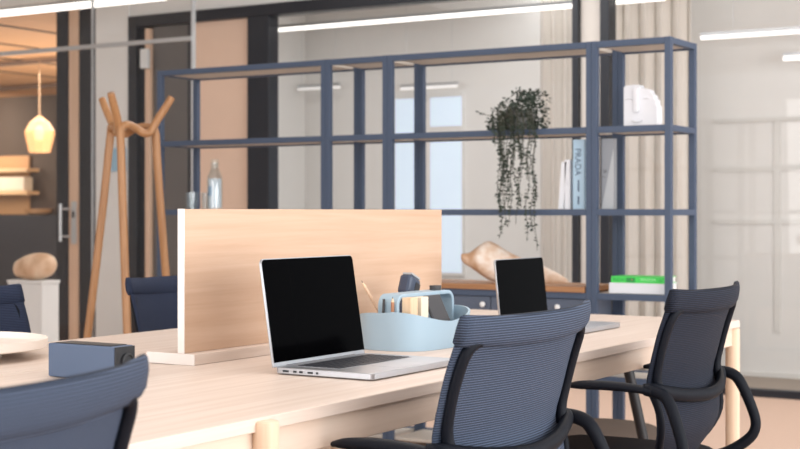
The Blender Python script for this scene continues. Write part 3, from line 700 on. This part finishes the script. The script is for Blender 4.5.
# trailing plant
pe = empty('trailing_plant', (5.735, 2.87, 1.4585), 'dark green trailing plant hanging over the upper shelf edge', 'plant')
MB().lathe([(.055, 0), (.075, .085), (.070, .088), (.066, .076), (.001, .076)], (0, 0, 0), 28, False).build('pot', 'pot', pe, True)
lf = MB(); vn = MB(); rnd = random.Random(11)
def leaf(p, size, d_):
    a = Vector(d_).normalized(); u = Vector((rnd.uniform(-1, 1), rnd.uniform(-1, 1), rnd.uniform(-.6, .6))); b = (u - a * u.dot(a)).normalized(); nn = a.cross(b)
    p = Vector(p); w_ = size * .42
    v = [lf.bm.verts.new(q) for q in (p, p + a * size * .25 + b * w_ + nn * size * .1, p + a * size * .7 + b * w_ * .75 + nn * size * .1, p + a * size, p + a * size * .7 - b * w_ * .75 + nn * size * .1, p + a * size * .25 - b * w_ + nn * size * .1, p + a * size * .55)]
    for i in range(6): lf.bm.faces.new((v[i], v[(i + 1) % 6], v[6]))
for k in range(1500):   # crown mass: taller at the right (-y) end
    y = rnd.uniform(-.105, .105); hmax = .178 - max(0, y + .02) * 1.05  - max(0, -y - .09) * 1.5
    x = rnd.uniform(-.13, .10); z = -.03 + (hmax + .03) * rnd.random() ** .7
    if x > -.05: z = max(z, .02)
    leaf((x, y, max(z, .004) if x > -.165 + .03 else z), rnd.uniform(.010, .019), (rnd.uniform(-1, .6), rnd.uniform(-1, 1), rnd.uniform(-.8, .8)))
strands = []
for k in range(22):
    y = rnd.uniform(-.11, .13)
    if abs(y - .06) < .05: L_ = rnd.uniform(.12, .44)
    elif y < -.02: L_ = rnd.uniform(.12, .36)
    else: L_ = rnd.uniform(.08, .26)
    strands.append((y, L_))
strands += [(.075, .49), (.06, .44), (-.065, .50), (-.09, .54), (-.075, .46), (.05, .38)]
for (y, L_) in strands:
    x = rnd.uniform(-.185, -.165); dy = rnd.uniform(-.02, .02); top = rnd.uniform(.05, .10)
    pts = [Vector((-.05, y * .7, top)), Vector((x * .7, y * .9 - .03, top + .02)), Vector((x, y * .9 - .07, .01))]; y = y * .9 - .07
    n_ = max(3, int(L_ / .04))
    for i in range(1, n_ + 1): pts.append(Vector((x + rnd.uniform(-.004, .004), y + dy * i / n_ + .008 * sin(i * 1.1 + y * 60), .01 - L_ * i / n_)))
    vn.tube(pts, .0013, 5)
    for i in range(2, len(pts) - 1):
        for t in (0, .33, .66):
            p = pts[i].lerp(pts[i + 1], t)
            for s in (-1, 1):
                if rnd.random() < .62: leaf(p, rnd.uniform(.010, .017), (rnd.uniform(-.8, .2), s * rnd.uniform(.4, 1), rnd.uniform(-.9, .2)))
pts = [Vector((-.05, .09, .06)), Vector((-.10, .14, .075)), Vector((-.10, .165, .085))]
vn.tube(pts, .0013, 5); 
for p in pts[1:]:
    for q in range(3): leaf(p, .016, (rnd.uniform(-1, 1), rnd.uniform(-1, 1), rnd.uniform(-.5, .5)))
lf.build('foliage', 'leaf', pe, False); vn.build('vines', 'vine', pe, True)

# ================================================================ COAT RACK
cr = empty('coat_rack', (4.92, 4.458, 0), 'honey oak coat rack of three bent rods before the white column', 'coat rack')
hK = 1.468
for i, (az, hz) in enumerate(((188, 0), (68, -13), (308, -10))):      # azimuth measured from the far side, turning right
    def P(a, r, z):
        a = radians(a); v = FW * (r * cos(a)) + RT * (r * sin(a)); return Vector((v.x, v.y, z))
    pts = [P(az - 22, .285, .004), P(az - 17, .215, .55), P(az - 8, .150, 1.15), P(az - 3, .128, 1.40), P(az, .124, hK - .004), P(az - 6, .112, hK + .018),
           P(az - 20, .085, hK + .022), P(az - 55, .050, hK + .010), P(az - 88, .070, hK - .014), P(az - 100 + hz, .094, hK - .012), P(az - 104 + hz, .108, hK + .012),
           P(az - 105 + hz, .132, hK + .055), P(az - 105 + hz, .165, hK + .105), P(az - 105 + hz, .195, hK + .155)]
    MB().tube(pts, [.017] + [.0185] * 12 + [.0165], 14, 2).build('bent_rod', 'rack', cr, 'all')

# ================================================================ BACKGROUND LEFT
sg = B(WX - .056, WX - .042, 7.535, 7.705, 1.41, 1.59).build('wall_sign', 'sign', None, bevel=.002); tag(sg, 'small pale blue sign on the white column', 'sign')
# pedestal + stone
pd = empty('pedestal', (6.27, 6.455, 0), 'white plinth behind the desk carrying a round stone', 'pedestal')
B(-.07, .07, -.145, .145, 0, .66).build('plinth', 'white_wall', pd, bevel=.003); B(-.075, .075, -.15, .15, .661, .68).build('plinth_top', 'white_wall', pd, bevel=.002)
sm = MB(); rg = []
for j in range(17):
    t = j / 16; ang = pi * t; y = .155 * cos(ang); r = .088 * sin(ang) ** .75 + .001
    r *= (1.0 - .30 * t if True else 1); 
    if t > .8: r *= 1.15
    zc = .091 - .040 * t
    rg.append([(.0 + r * .95 * cos(2 * pi * q / 24), -y * .98 * 1.0, zc + r * sin(2 * pi * q / 24)) for q in range(24)])
sm.rings(rg); o = sm.build('stone', 'stone', None, 'all'); o.location = (6.27, 6.445, .684); o.scale = (1.05, 1.05, 1.08)
tag(o, 'smooth peach pear-shaped stone resting on the white plinth', 'stone')
# pendant lamp
pl_ = empty('pendant_lamp', (11.0, 11.235, 1.73), 'faceted amber glass pendant lamp glowing in the lounge', 'lamp')
MB().lathe([(.105, 0), (.115, .01), (.16, .20), (.157, .235), (.10, .33), (.04, .375), (.022, .39)], n=9).build('shade', 'amber', pl_)
MB().tube([(0, 0, .392), (0, 0, 1.015)], .006, 6).build('cord', 'cord', pl_)
bl = MB(); bl.lathe([(.004, .12), (.035, .14), (.05, .18), (.035, .225), (.018, .26)], (-.155, -.03, .05), 16); 
MB().lathe([(.003, .13), (.04, .15), (.055, .2), (.04, .25), (.02, .29)], n=16).build('bulb', 'bulb', pl_, True)
# lounge shelving
ls_ = empty('lounge_shelving', (14.3, 14.85, 0), 'lit wooden shelving against the dark lounge wall', 'shelving')
for z in (1.34, 1.66): B(0, .24, 0, 2.2, z, z + .05).build('shelf_board', 'glow_wood', ls_, bevel=.004)
B(.25, .28, .22, 2.2, 1.06, 1.9).build('back_panel', 'warm_item', ls_)
B(-.1, .28, -4.0, 2.2, 0, 1.05).build('dark_cabinet', 'dark_unit', ls_, bevel=.004)

# pouf between desk end and shelf
pf = empty('pouf', (5.02, 2.2, 0), 'round taupe pouf on the floor between desk end and shelf', 'pouf')
MB().lathe([(.255, .025), (.275, .05), (.28, .22), (.272, .256), (.24, .276), (.12, .283), (.001, .284)], n=48, cap=False).build('cushion', 'pouf', pf, True)
MB().lathe([(.24, 0), (.24, .024), (.001, .0245)], n=40, cap=False).build('plinth_base', 'black', pf, True)

lx = B(-.09, .09, -.5, .42, 0, .2).build('storage_box', 'cream', None, bevel=.02); lx.location = (14.43, 15.45, 1.391); tag(lx, 'cream storage box on lower lit shelf of the lounge', 'box')
bw = MB().lathe([(.10, 0), (.17, .03), (.20, .09), (.19, .09), (.16, .04), (.001, .02)], n=24, cap=False).build('bowl', 'warm_item', None, True); bw.location = (14.42, 14.75, 1.0505); tag(bw, 'tan bowl on the dark cabinet beside lit shelves', 'bowl')
